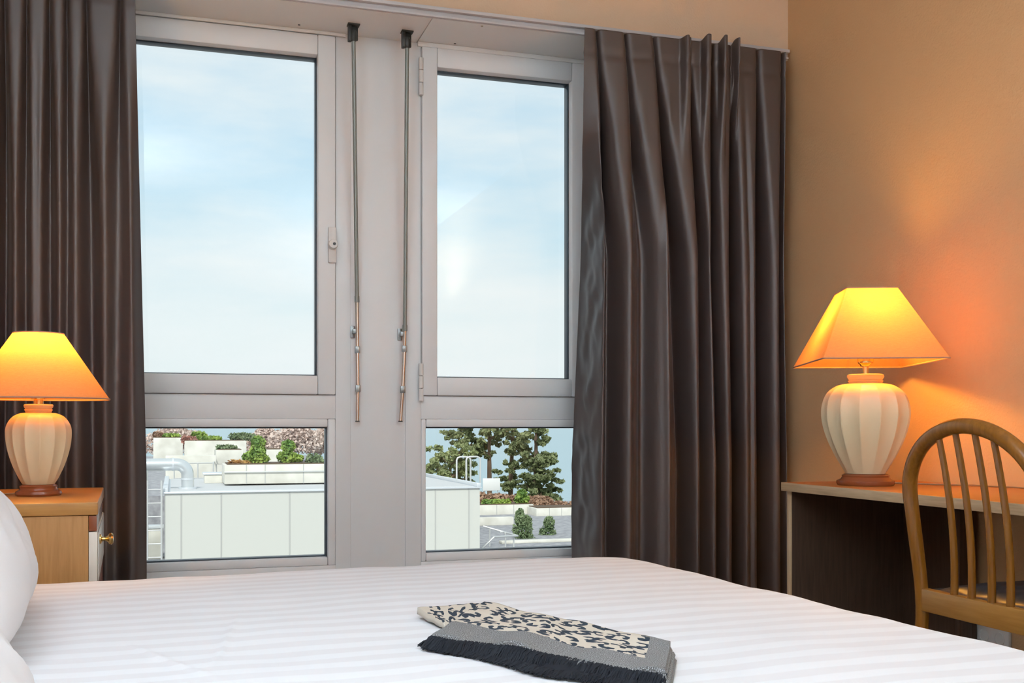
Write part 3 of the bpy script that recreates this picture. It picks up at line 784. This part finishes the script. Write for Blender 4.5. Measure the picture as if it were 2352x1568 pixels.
# ------------------------------------------------------------------ chair
def chair():
    X0, Yc = 1.665, 1.892
    t = thing('bentwood_chair', 'honey coloured bentwood chair with spindle back and black seat at the desk', 'chair', (X0, Yc, 0))
    hw = .200; ztop = H+.002                 # centre line of the hoop
    zr = H-.375                              # top of the rear rail
    def lean(z):
        q = max(0, (z-zr)/(ztop-zr)); return -.046*q**1.25
    # hoop and rear legs in one bent piece
    pts = []; rad = []
    def add(y, z, r, dx=0): pts.append((lean(z)+dx, y, z)); rad.append(r)
    def halfw(z):
        return hw
    for z in (0, .12, .25, .38, .44): add(hw-.010+.0*(z), z, .0135+.002*z/.44, dx=-.02*(1-z/.44))
    zs = zr+.215
    for k in range(8):
        z = lerp(zr, zs, k/8); add(hw-.006+.010*math.sin(k/8*PI/2), z, .0155+.0012*k/8)
    for k in range(49):
        a = PI*k/48; add(hw*math.cos(a)*1.02, zs+(ztop-zs)*math.sin(a), .0172)
    for k in range(8):
        z = lerp(zs, zr, (k+1)/8); add(-(hw-.006+.010*math.sin((7-k)/8*PI/2)), z, .0165-.001*k/8)
    for z in (.44, .38, .25, .12, 0): add(-(hw-.010), z, .0135+.002*z/.44, dx=-.02*(1-z/.44))
    m = MB(); m.tube(pts, rad, 18, up=Vector((1, 0, 0))); m.build('hoop', CHAIRW, t)
    for y in (.085, .030, -.030, -.084):
        ps = []
        zt_ = zs+(ztop-zs)*math.sqrt(max(0, 1-(y*.97/(hw*1.02))**2))-.008
        for k in range(15):
            z = lerp(zr-.01, zt_, k/14); q_ = k/14
            ps.append((lean(z)+.010*math.sin(PI*q_), y*lerp(1, .98, q_), z))
        MB().tube(ps, [lerp(.0088, .0068, k/14) for k in range(15)], 14).build('spindle', CHAIRW, t)
    MB().box(-.012, .012, -(hw-.020), hw-.020, zr-.052, zr, .003).build('rear_rail', CHAIRY, t)
    # seat frame and cushion
    zc = H-.378
    m = MB(); m.box(.013, .36, -.185, -.165, zc-.055, zc-.012, .003); m.box(.013, .36, .165, .185, zc-.055, zc-.012, .003); m.box(.34, .36, -.165, .165, zc-.055, zc-.012, .003)
    m.build('seat_frame', CHAIRY, t)
    def fn(side):
        def g(u, v):
            a, b_ = 2*u-1, 2*v-1
            e = (max(0, 1-abs(a)**5)*max(0, 1-abs(b_)**5))**.5
            pk = noise.noise(Vector((a*3, b_*5, 2)))*.003+.0035*math.sin(11*b_+6*a)*abs(a)**2
            return Vector((.200+a*.188, b_*lerp(.185, .205, u), zc-.012+(.030*e+pk*e if side > 0 else -.012*e+.012)))
        return g
    m = MB(); m.grid(fn(1), 50, 50); m.grid(fn(-1), 50, 50); bmesh.ops.remove_doubles(m.bm, verts=m.bm.verts, dist=.0006)
    m.build('seat', VINYL, t, angle=180)
    for s_ in (1, -1):
        MB().tube([(.335, s_*.175, zc-.02), (.350, s_*.185, 0)], [.0155, .011], 16).build('leg', CHAIRW, t)
        MB().tube([(-.012, s_*(hw-.010), .20), (.342, s_*.180, .20)], .009, 12).build('stretcher', CHAIRW, t)
chair()

# ================================================================== OUTSIDE
LEAF1 = vary(mat('fresh_green_leaves', (.2, .35, .05), .7), (.13, .24, .05), (.40, .52, .10), 3.0)
LEAF2 = vary(mat('olive_green_leaves', (.15, .18, .05), .8), (.13, .16, .07), (.27, .30, .14), 1.2)
LEAF3 = vary(mat('grey_green_leaves', (.15, .2, .1), .8), (.12, .18, .08), (.27, .34, .18), 3)
REDL = vary(mat('bare_reddish_twigs', (.35, .2, .13), .9), (.26, .14, .09), (.46, .30, .20), 2)
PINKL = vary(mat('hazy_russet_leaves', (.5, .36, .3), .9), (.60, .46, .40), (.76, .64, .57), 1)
BARK = mat('bark', (.20, .13, .09), .9)
PANEL = mat('cream_cladding_panel', (.62, .625, .58), .7, spec=.2)
PJ = mat('panel_joint', (.48, .48, .46), .8)
CONC = vary(mat('white_planter_concrete', (.7, .68, .6), .85), (.62, .60, .53), (.76, .74, .67), 2.5)
ROOFM = vary(mat('grey_roof_gravel', (.3, .3, .32), .95), (.26, .26, .28), (.40, .40, .42), 6)
RIMM = mat('light_metal_flashing', (.72, .75, .78), .35, .4)
GALV = mat('galvanised_duct', (.72, .75, .76), .28, .75)
RAILM = mat('painted_steel_rail', (.62, .63, .62), .4, .3)
def O(px, py, Y): return at(px, py, Y=Y)

def leaves(m, pts, size, rnd):
    for p in pts:
        a = Vector((rnd.gauss(0, 1), rnd.gauss(0, 1), rnd.gauss(0, 1))).normalized()
        b_ = a.cross(Vector((rnd.gauss(0, 1), rnd.gauss(0, 1), rnd.gauss(0, 1)))).normalized(); s_ = size*rnd.uniform(.6, 1.3)
        v = [m.bm.verts.new(p+a*s_), m.bm.verts.new(p+b_*s_*.55), m.bm.verts.new(p-a*s_), m.bm.verts.new(p-b_*s_*.55)]
        m.bm.faces.new(v)
def blob(c, r, n, rnd, shell=.55):
    o = []
    for _ in range(n):
        d = Vector((rnd.gauss(0, 1), rnd.gauss(0, 1), rnd.gauss(0, 1))).normalized()
        k = rnd.uniform(shell, 1)
        o.append(Vector(c)+Vector((d.x*r[0], d.y*r[1], d.z*r[2]))*k)
    return o
def shrub(name, label, base, w, h, mt, blobs, n=700, size=.035, cat='shrub', group=None, seed=1, stem=True):
    """blobs: (x,y,z,rx,ry,rz) in fractions of w,w,h"""
    rnd = random.Random(seed); t = thing(name, label, cat, base, 0, group)
    m = MB()
    for (x, y, z, rx, ry, rz_) in blobs:
        leaves(m, blob((x*w, y*w, z*h), (rx*w, ry*w, rz_*h), n, rnd), size, rnd)
    m.build('foliage', mt, t, smooth=False)
    if stem:
        m = MB()
        for k in range(5):
            b_ = blobs[k % len(blobs)]; m.tube([(rnd.uniform(-.04, .04)*w, 0, -.02), (b_[0]*w*.5, b_[1]*w*.5, b_[2]*h*.6), (b_[0]*w, b_[1]*w, b_[2]*h)], [.015*h, .01*h, .004*h], 6)
        m.build('stem', BARK, t)
    return t

# land, roof terraces and the lake
G = H-2.70
g_ = MB(); g_.box(-40, 60, 6, 36.5, G-1, G); struct(g_.build('ground', ROOFM))
g_ = MB(); g_.box(-60, 80, 36.5, 64, H-8, H-5.6); struct(g_.build('lawn', mat('dull_grass', (.16, .18, .09), .95)))
g_ = MB(); g_.box(-400, 400, 62, 70, H-16, H-5.8); struct(g_.build('shore', mat('shore_soil', (.3, .25, .18), .9)))
LAKE = bump(mat('lake_water', (.30, .43, .48), .30, spec=.5), .35, .9, .35, 4, vec=(1, 3.0, 1))
g_ = MB(); g_.box(-4500, 4500, 60, 9000, H-20, H-12); lk = g_.build('lake', LAKE); struct(lk)
# far mountain ridge across the lake
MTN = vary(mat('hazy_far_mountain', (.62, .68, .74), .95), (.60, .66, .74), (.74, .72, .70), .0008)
def ridge():
    m = MB(); n = 160
    pk = wx(1012, 8500)
    def f(u, v):
        x = lerp(-4400, 5200, u); y = lerp(7600, 9000, v)
        prof = math.sin(PI*v)
        hgt = 90+90*(noise.noise(Vector((x*.0011, 0, 3)))+.6*noise.noise(Vector((x*.004, v*2, 6))))+ 345*math.exp(-abs((x-pk)/170)**1.6)
        return Vector((x, y, H-13+max(10, hgt)*prof))
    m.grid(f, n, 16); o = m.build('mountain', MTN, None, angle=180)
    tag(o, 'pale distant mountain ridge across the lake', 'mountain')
ridge()

# raised garden terrace beyond the plant room (left half)
ZT = H-1.6
tb = MB(); tb.box(-25, 7.2, 26.0, 61.5, H-5.5, ZT); struct(tb.build('terrace', ROOFM))

# plant room with cream panels
zr_ = H-1.165
xa, xb = wx(378, 20), wx(1102, 20)
pr = thing('plant_room', 'cream panel clad rooftop plant room below the windows', 'rooftop building', ((xa+xb)/2, 20, G))
def prb(m, name, ma, par=pr):
    bmesh.ops.translate(m.bm, verts=m.bm.verts, vec=-Vector((((xa+xb)/2), 20, G))); return m.build(name, ma, par)
prb(MB().box(xa, xb, 20, 25.0, G, zr_-.03), 'wall', PANEL)
m = MB()
for px in (416, 508, 665, 860, 1000, 1077):
    x = wx(px, 20); m.box(x-.012, x+.012, 19.992, 20.001, G, zr_-.03)
m.box(xb-.001, xb+.008, 22.0, 22.03, G, zr_-.03); prb(m, 'panel_joint', PJ)
prb(MB().box(xa-.03, xb+.03, 19.96, 25.03, zr_-.03, zr_, .006), 'roof_edge', RIMM)
prb(MB().box(xa+.1, xb-.1, 20.1, 24.9, zr_, zr_+.01), 'roof_surface', mat('pale_roof_membrane', (.56, .57, .58), .9))
m = MB(); m.box(xb-.06, xb+.03, 20.0, 25.03, zr_, zr_+.07, .01); m.box(xa-.03, xa+.06, 20.0, 25.03, zr_, zr_+.07, .01); prb(m, 'parapet', RIMM)

# roof access hoops
hp0 = at(1066, 1105, Y=21.6)
hoop = thing('roof_ladder_hoops', 'pale tubular ladder hoops rising over the plant room roof edge', 'ladder', (hp0.x, hp0.y, zr_))
for k, (dx, dy) in enumerate(((-.14, 0), (.0, -.25))):
    zt_ = O(1060, 1049, 21.6).z-zr_+.01*k
    pts = [(dx-.02, dy, 0), (dx-.02, dy, zt_-.07), (dx, dy, zt_-.02), (dx+.05, dy, zt_), (dx+.21, dy, zt_), (dx+.26, dy, zt_-.02), (dx+.28, dy, zt_-.07), (dx+.28, dy, -.0)]
    MB().tube(pts, .019, 10).build('hoop_rail', RAILM, hoop)

# duct on the left
du = thing('ventilation_duct', 'shiny galvanised ventilation duct bending down onto the plant room roof', 'duct', (wx(431, 20.8), 20.8, zr_+.01))
Yd = 20.8; r_ = 14*20.8/(cY+.3*sY)/FPX*1.0
cx_ = wx(431, Yd); zc_ = O(400, 1066, Yd).z; zb_ = zr_+.012
def elbow(x0, z0, sx):
    return [(x0+sx*.20*math.sin(a)-0, 0, z0-.20+.20*math.cos(a)) for a in [PI/2*k/8 for k in range(9)]]
pts = [(-1.9, 0, zc_-zb_), (-.24, 0, zc_-zb_)]+[(x, 0, z) for (x, _, z) in elbow(-.20, zc_-zb_, 1)][1:]+[(0, 0, .0)]
MB().tube(pts, r_, 24).build('duct_pipe', GALV, du)
for x in (-.26, -.95, -1.6): MB().tube([(x-.015, 0, zc_-zb_), (x+.015, 0, zc_-zb_)], r_+.008, 24).build('duct_collar', RIMM, du)
MB().tube([(0, 0, .17), (0, 0, .20)], r_+.008, 24).build('duct_collar', RIMM, du)
m = MB(); m.tube([(-.80, 0, zc_-zb_-.05), (-.80, 0, -1.55)], r_*.9, 24); m.build('duct_drop', GALV, du)
MB().tube([(0, 0, 0), (0, 0, .03)], r_+.05, 24).build('roof_collar', RIMM, du)

# vent cone and skylight hatch
sk = thing('roof_hatch', 'small white roof hatch box on the plant room roof', 'roof hatch', (wx(494, 23.0), 23.0, zr_+.01))
MB().box(-.22, .22, -.3, .3, 0, .17, .01).build('curb', CONC, sk); MB().box(-.25, .25, -.33, .33, .171, .21, .015).build('lid', RIMM, sk)
# ladder at the left corner
la = thing('wall_ladder', 'thin blue grey ladder beside the left corner of the plant room', 'ladder', (xa-.14, 19.9, G))
MB().tube([(-.15, 0, 0), (-.15, 0, 1.75)], .018, 8).build('stile', RAILM, la); MB().tube([(.09, 0, 0), (.09, 0, 1.75)], .018, 8).build('stile', RAILM, la)
for k in range(7): MB().tube([(-.15, 0, .15+k*.24), (.09, 0, .15+k*.24)], .012, 6).build('rung', RAILM, la)
lw = thing('low_roof_wall', 'low pale parapet wall left of the plant room', 'wall', (wx(300, 23), 23, G))
MB().box(-2.2, .62, 0, .3, 0, .62, .02).build('wall', CONC, lw); MB().box(-2.2, .64, -.03, .33, .621, .68, .01).build('coping', RIMM, lw)

# planters
def planter(label, px0, px1, ytop, ybot, Y, dep=1.0, joints=()):
    a, b_ = O(px0, ytop, Y), O(px1, ytop, Y); mid = (px0+px1)/2
    zt_ = O(mid, ytop, Y).z; zb_ = O(mid, ybot, Y).z
    t = thing('planter', label, 'planter', ((a.x+b_.x)/2, Y+dep/2, zb_)); w = (b_.x-a.x)/2
    m = MB(); m.box(-w, w, -dep/2, dep/2, 0, (zt_-zb_), .02)
    m.build('trough', CONC, t)
    m = MB(); m.box(-w+.06, w-.06, -dep/2+.06, dep/2-.06, zt_-zb_, zt_-zb_+.02); m.build('soil', mat('soil', (.12, .08, .05), .9), t)
    if joints:
        for px in joints: x = wx(px, Y)-(a.x+b_.x)/2; MB().box(x-.01, x+.01, -dep/2-.004, -dep/2+.01, 0, zt_-zb_).build('joint', PJ, t)
    return t, zt_
pA, zA = planter('long cream planter just behind the plant room, under the two bright shrubs', 515, 790, 1066, 1110, 21.6, 1.1, (566, 609, 697))
pA2 = MB().box(wx(515, 21.57), wx(788, 21.57), 21.56, 21.60, zA-.155, zA-.130, .004).build('planter_rail', RAILM); 
pA2.parent = pA; pA2.matrix_parent_inverse = Matrix.Translation(-Vector(pA.location)); pA2.name = 'rail'
planter('cream planter tier with a tuft of green, left of the bright shrubs', 496, 560, 1033, 1066, 30, 1.2)
planter('cream planter tier below the red bush', 424, 566, 1012, 1089, 36, 1.4)
planter('far left cream planter tier with low hedge on it', 352, 420, 1005, 1074, 42, 1.5)
planter('small cream planter between the two bright shrubs', 608, 650, 1032, 1095, 24.2, .8)
wl = MB().box(wx(380, 28), wx(497, 28), 28, 28.4, ZT-.05, O(440, 1046, 28).z, .02).build('low_wall', CONC); tag(wl, 'low white wall below the planter tiers', 'wall')

cone = [(0, 0, .28, .46, .46, .26), (.05, 0, .55, .36, .36, .25), (-.04, 0, .8, .22, .22, .2)]
def sh(label, px, ytop, ybot, wpx, Y, mt, blobs, seed, name='shrub', n=500, size=.04, group=None, cat='shrub', stem=True):
    a = O(px, ybot, Y); zt_ = O(px, ytop, Y).z; sc = Y/(cY-(px-1176)/FPX*sY)/FPX
    return shrub(name, label, a, wpx*sc, zt_-a.z, mt, blobs, n, size, cat, group, seed, stem)
sh('tall bright green shrub in the planter behind the plant room', 586, 1000, 1066, 62, 22.1, LEAF1,
   [(.12, 0, .75, .26, .26, .24), (.10, 0, .45, .30, .3, .25), (-.15, 0, .25, .32, .3, .22), (.22, 0, .18, .30, .3, .18)], 2, n=700)
sh('shorter bright green shrub right of the tall one', 662, 1009, 1066, 56, 22.1, LEAF1,
   [(.0, 0, .72, .28, .28, .26), (-.05, 0, .30, .42, .4, .26), (.35, 0, .25, .28, .3, .14)], 3, n=700)
flat = [(-.25, 0, .5, .28, .2, .5), (.05, 0, .5, .30, .2, .5), (.3, 0, .45, .24, .2, .45)]
sh('rust coloured trailing plant on the planter edge', 548, 1055, 1076, 50, 21.9, vary(mat('rust_leaves', (.5, .25, .08), .8), (.42, .20, .06), (.56, .36, .12), 4), flat, 4, n=160, stem=False)
sh('straggly pale shrub at the right end of the long planter', 722, 1040, 1076, 40, 21.9, LEAF3, flat, 5, n=160, stem=False)
sh('grey green tuft on the middle planter tier', 520, 1020, 1036, 44, 30.4, LEAF3, flat, 6, n=160, size=.05, stem=False)
sh('clipped green hedge on the far left planter tier', 393, 995, 1006, 38, 42.4, LEAF1, flat, 7, n=260, size=.06, stem=False)
sh('orange bush left of the clipped far hedge', 362, 990, 1006, 22, 42.4, REDL, flat, 8, n=120, size=.06, stem=False)
sh('dusky red bush on the planter tier', 434, 1000, 1019, 32, 36.3, vary(mat('dusky_red_leaves', (.4, .18, .14), .8), (.38, .16, .12), (.5, .28, .22), 3), flat, 9, n=200, size=.06, stem=False)
sh('clipped green hedge behind the red bush', 486, 1001, 1014, 42, 36.5, LEAF1, flat, 10, n=260, size=.06, stem=False)
sh('ragged green bush between the far hedges', 456, 990, 1012, 34, 36.9, LEAF1, flat, 11, n=200, size=.06, stem=False)
sh('dark green bush behind the tall bright shrub', 556, 993, 1012, 60, 37.0, LEAF3, flat, 12, n=240, size=.06, stem=False)
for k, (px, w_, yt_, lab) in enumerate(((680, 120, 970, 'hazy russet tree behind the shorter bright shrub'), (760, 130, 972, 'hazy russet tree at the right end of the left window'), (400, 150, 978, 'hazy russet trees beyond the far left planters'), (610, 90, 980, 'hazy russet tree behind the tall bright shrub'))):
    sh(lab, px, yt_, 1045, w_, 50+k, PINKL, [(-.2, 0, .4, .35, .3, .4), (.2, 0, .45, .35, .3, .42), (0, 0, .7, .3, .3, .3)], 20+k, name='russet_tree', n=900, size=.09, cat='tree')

# railing on the terrace
def railing(label, pts, h, posts, r=.022, name='handrail', mid=True):
    base = Vector(pts[0]); t = thing(name, label, 'railing', base)
    P = [Vector(p)-base for p in pts]
    MB().tube([p+Vector((0, 0, h)) for p in P], r, 8).build('top_rail', RAILM, t)
    if mid: MB().tube([p+Vector((0, 0, h*.5)) for p in P], r*.7, 8).build('mid_rail', RAILM, t)
    for q_ in posts:
        seg = q_*(len(P)-1); i = min(int(seg), len(P)-2); p = P[i].lerp(P[i+1], seg-i)
        MB().tube([p, p+Vector((0, 0, h))], r, 8).build('post', RAILM, t)
pz = lambda px, Y, z: Vector((wx(px, Y), Y, z))
railing('thin pale railing on the terrace above the duct', [pz(400, 27, ZT), pz(490, 27, ZT), pz(497, 31, ZT)], .72, (0, .3, .5, 1), .016)

# right-hand view: planters, hedge, shrubs, handrail, board
YP = 31.4
planter('cream planter right of the plant room, with a clipped hedge on it', 1096, 1226, 1159, 1190, YP, 1.0, (1141, 1180))
gp, _ = planter('grey shaded planter under the russet hedge', 1232, 1330, 1166, 1196, 30.5, 1.0, (1262, 1290))
sh('clipped low hedge on the planter right of the plant room', 1140, 1146, 1161, 62, YP+.4, LEAF1, [(x/10-.45, 0, .5, .12, .2, .5) for x in range(10)], 31, n=130, size=.05, stem=False)
sh('small round green shrub on the right planter', 1199, 1122, 1162, 40, YP+.4, LEAF1, [(0, 0, .38, .46, .4, .34), (0, 0, .68, .28, .28, .3)], 32, n=600, size=.05)
sh('russet hedge in front of the lakeside trees', 1180, 1125, 1168, 170, 35, REDL, [(x/8-.44, 0, .42-.02*x, .12, .15, .5-.02*x) for x in range(8)], 33, name='russet_hedge', cat='hedge', n=420, size=.08, stem=False)
sh('russet hedge trailing down to the right curtain', 1285, 1143, 1184, 130, 32, REDL, [(x/8-.44, 0, .55-.045*x, .12, .12, .42) for x in range(8)], 34, name='russet_hedge', cat='hedge', n=420, size=.07, stem=False)
sh('larger grey green shrub on the lower terrace', 1200, 1164, 1256, 56, 24.6, LEAF3, [(-.1, 0, .72, .22, .22, .26), (0, 0, .42, .42, .4, .28), (.08, 0, .2, .45, .4, .2), (.22, 0, .6, .18, .2, .2)], 35, n=750, size=.036)
sh('smaller grey green shrub right of the larger one', 1257, 1182, 1254, 46, 25.2, LEAF3, [(.1, 0, .72, .28, .25, .25), (0, 0, .4, .45, .4, .3), (0, 0, .2, .45, .4, .2)], 36, n=650, size=.036)
cb = MB().box(wx(1150, 23.6), wx(1420, 23.6), 23.5, 23.75, G, G+.06, .01).build('kerb', CONC); tag(cb, 'pale kerb in front of the lower terrace shrubs', 'kerb')
cb = MB().box(wx(1080, 28), wx(1180, 28), 28, 28.2, G, G+.22, .01).build('kerb', CONC); tag(cb, 'pale low step under the cream planter', 'kerb')
st = thing('stair_handrail', 'pale tubular handrail stepping down beside the plant room', 'railing', (wx(1150, 22), 22, G))
o0 = Vector(st.location)
R_ = lambda px, py, Y: O(px, py, Y)-o0
MB().tube([R_(1100, 1266, 21.5), R_(1134, 1233, 21.5), R_(1189, 1230, 22.4)], .022, 8).build('top_rail', RAILM, st)
MB().tube([R_(1110, 1208, 23.2), R_(1160, 1222, 23.0), R_(1189, 1230, 22.4)], .020, 8).build('top_rail', RAILM, st)
for (px, py, Y) in ((1161, 1222, 22.9), (1180, 1230, 22.3), (1125, 1212, 23.1)):
    p = R_(px, py, Y); MB().tube([p, (p.x, p.y, 0)], .018, 8).build('post', RAILM, st)
MB().tube([R_(1148, 1222, 22.9), R_(1158, 1221, 22.9), R_(1162, 1232, 22.9)], .018, 8).build('bend', RAILM, st)
bd_ = thing('notice_board', 'white blank board on posts in front of the lakeside trees', 'board', tuple(O(1129, 1140, 38)))
MB().box(-.34, .33, -.02, .02, .22, .68, .01).build('panel', WPLAST, bd_)
for x in (-.25, .25): MB().tube([(x, .03, -.3), (x, .03, .6)], .02, 8).build('post', RAILM, bd_)

# trees by the lake
def tree(label, px, ytop, ybot, Y, clumps, seed, trunk_px, n=260, size=.13, mt=LEAF2):
    rnd = random.Random(seed); sc = Y/(cY-(px-1176)/FPX*sY)/FPX
    base = O(px, 1190, Y); t = thing('lakeside_tree', label, 'tree', base)
    m = MB(); tr_ = MB()
    tp = O(trunk_px[0], trunk_px[1], Y)-base
    tr_.tube([(0, 0, -2), (tp.x*.4, 0, tp.z*.5), (tp.x, 0, tp.z)], [.17, .13, .05], 10)
    for (cx_, cy_, rx, ry) in clumps:
        c = O(cx_, cy_, Y)-base; c.y = rnd.uniform(-1.2, 1.2)
        for k in range(12):
            o_ = Vector((rnd.uniform(-1, 1)*rx*sc, rnd.uniform(-.8, .8), rnd.uniform(-.95, .95)*ry*sc))
            leaves(m, blob(c+o_, (rx*sc*.42, rx*sc*.4, ry*sc*.26), int(n/4), rnd, .1), size, rnd)
        zz = max(.1, min(tp.z*.95, c.z-.5)); f_ = zz/max(.1, tp.z)
        tr_.tube([(tp.x*f_, 0, zz), (c.x, c.y, c.z)], [.09, .03], 6)
    m.build('crown', mt, t, smooth=False); tr_.build('trunk', BARK, t)
LEAF4 = vary(mat('lighter_olive_leaves', (.2, .25, .08), .8), (.18, .22, .10), (.34, .38, .17), 1)
tree('broad olive green tree at the left edge of the lakeside group', 1030, 1010, 1100, 54, [(1000, 1075, 22, 20), (1020, 1045, 24, 22), (1045, 1050, 24, 26), (1075, 1075, 24, 22), (1040, 1085, 34, 18), (1000, 1095, 24, 14), (1080, 1100, 22, 14), (1060, 1032, 20, 14)], 41, (1035, 1050), mt=LEAF4)
tree('tall thin tree behind the ladder hoops', 1070, 960, 1100, 58, [(1045, 1000, 20, 12), (1075, 985, 20, 18), (1070, 960, 18, 16), (1090, 1015, 22, 14), (1055, 1020, 16, 10), (1100, 1045, 14, 22)], 42, (1072, 970))
tree('tall tree with bare trunk above the white board', 1125, 950, 1120, 60, [(1110, 985, 18, 16), (1132, 1010, 18, 16), (1118, 1035, 20, 18), (1140, 990, 18, 14), (1128, 955, 20, 20), (1145, 1090, 18, 14)], 43, (1123, 960), 220)
tree('tall pine with a thick bare trunk right of the white board', 1170, 945, 1125, 58, [(1160, 990, 18, 12), (1185, 1000, 20, 18), (1195, 1025, 18, 18), (1170, 960, 22, 18), (1158, 1030, 10, 16), (1168, 1068, 12, 14), (1205, 1060, 16, 16), (1165, 1120, 18, 8)], 44, (1180, 965), 210)
tree('large dense conifer at the right end of the lakeside group', 1230, 940, 1140, 56, [(1220, 975, 24, 22), (1228, 1000, 24, 22), (1225, 1030, 26, 20), (1215, 1055, 24, 18), (1240, 1060, 26, 20), (1250, 1085, 26, 18), (1225, 1090, 30, 18), (1255, 1110, 26, 16), (1215, 1115, 34, 16), (1240, 1130, 34, 14), (1273, 1132, 16, 10), (1232, 950, 20, 18)], 45, (1232, 960), 300)

# groups of repeats
for o in bpy.data.objects:
    if o.parent or 'category' not in o.keys(): continue
    k = o.name.split('.')[0]
    g = {'planter': 'planters on the roof terraces', 'lakeside_tree': 'trees standing by the lake', 'russet_tree': 'russet trees beyond the terraces',
         'window_curtain': 'taupe curtains either side of the windows', 'shutter_crank': 'crank rods between the windows', 'pillow': 'white pillows on the bed',
         'table_lamp': 'lit table lamps', 'shrub': 'shrubs and plants on the terraces', 'fill_uplighter': 'added fill uplighters', 'russet_hedge': 'russet hedges by the lake',
         'kerb': 'pale kerbs on the lower terrace'}.get(k)
    if g: o['group'] = g
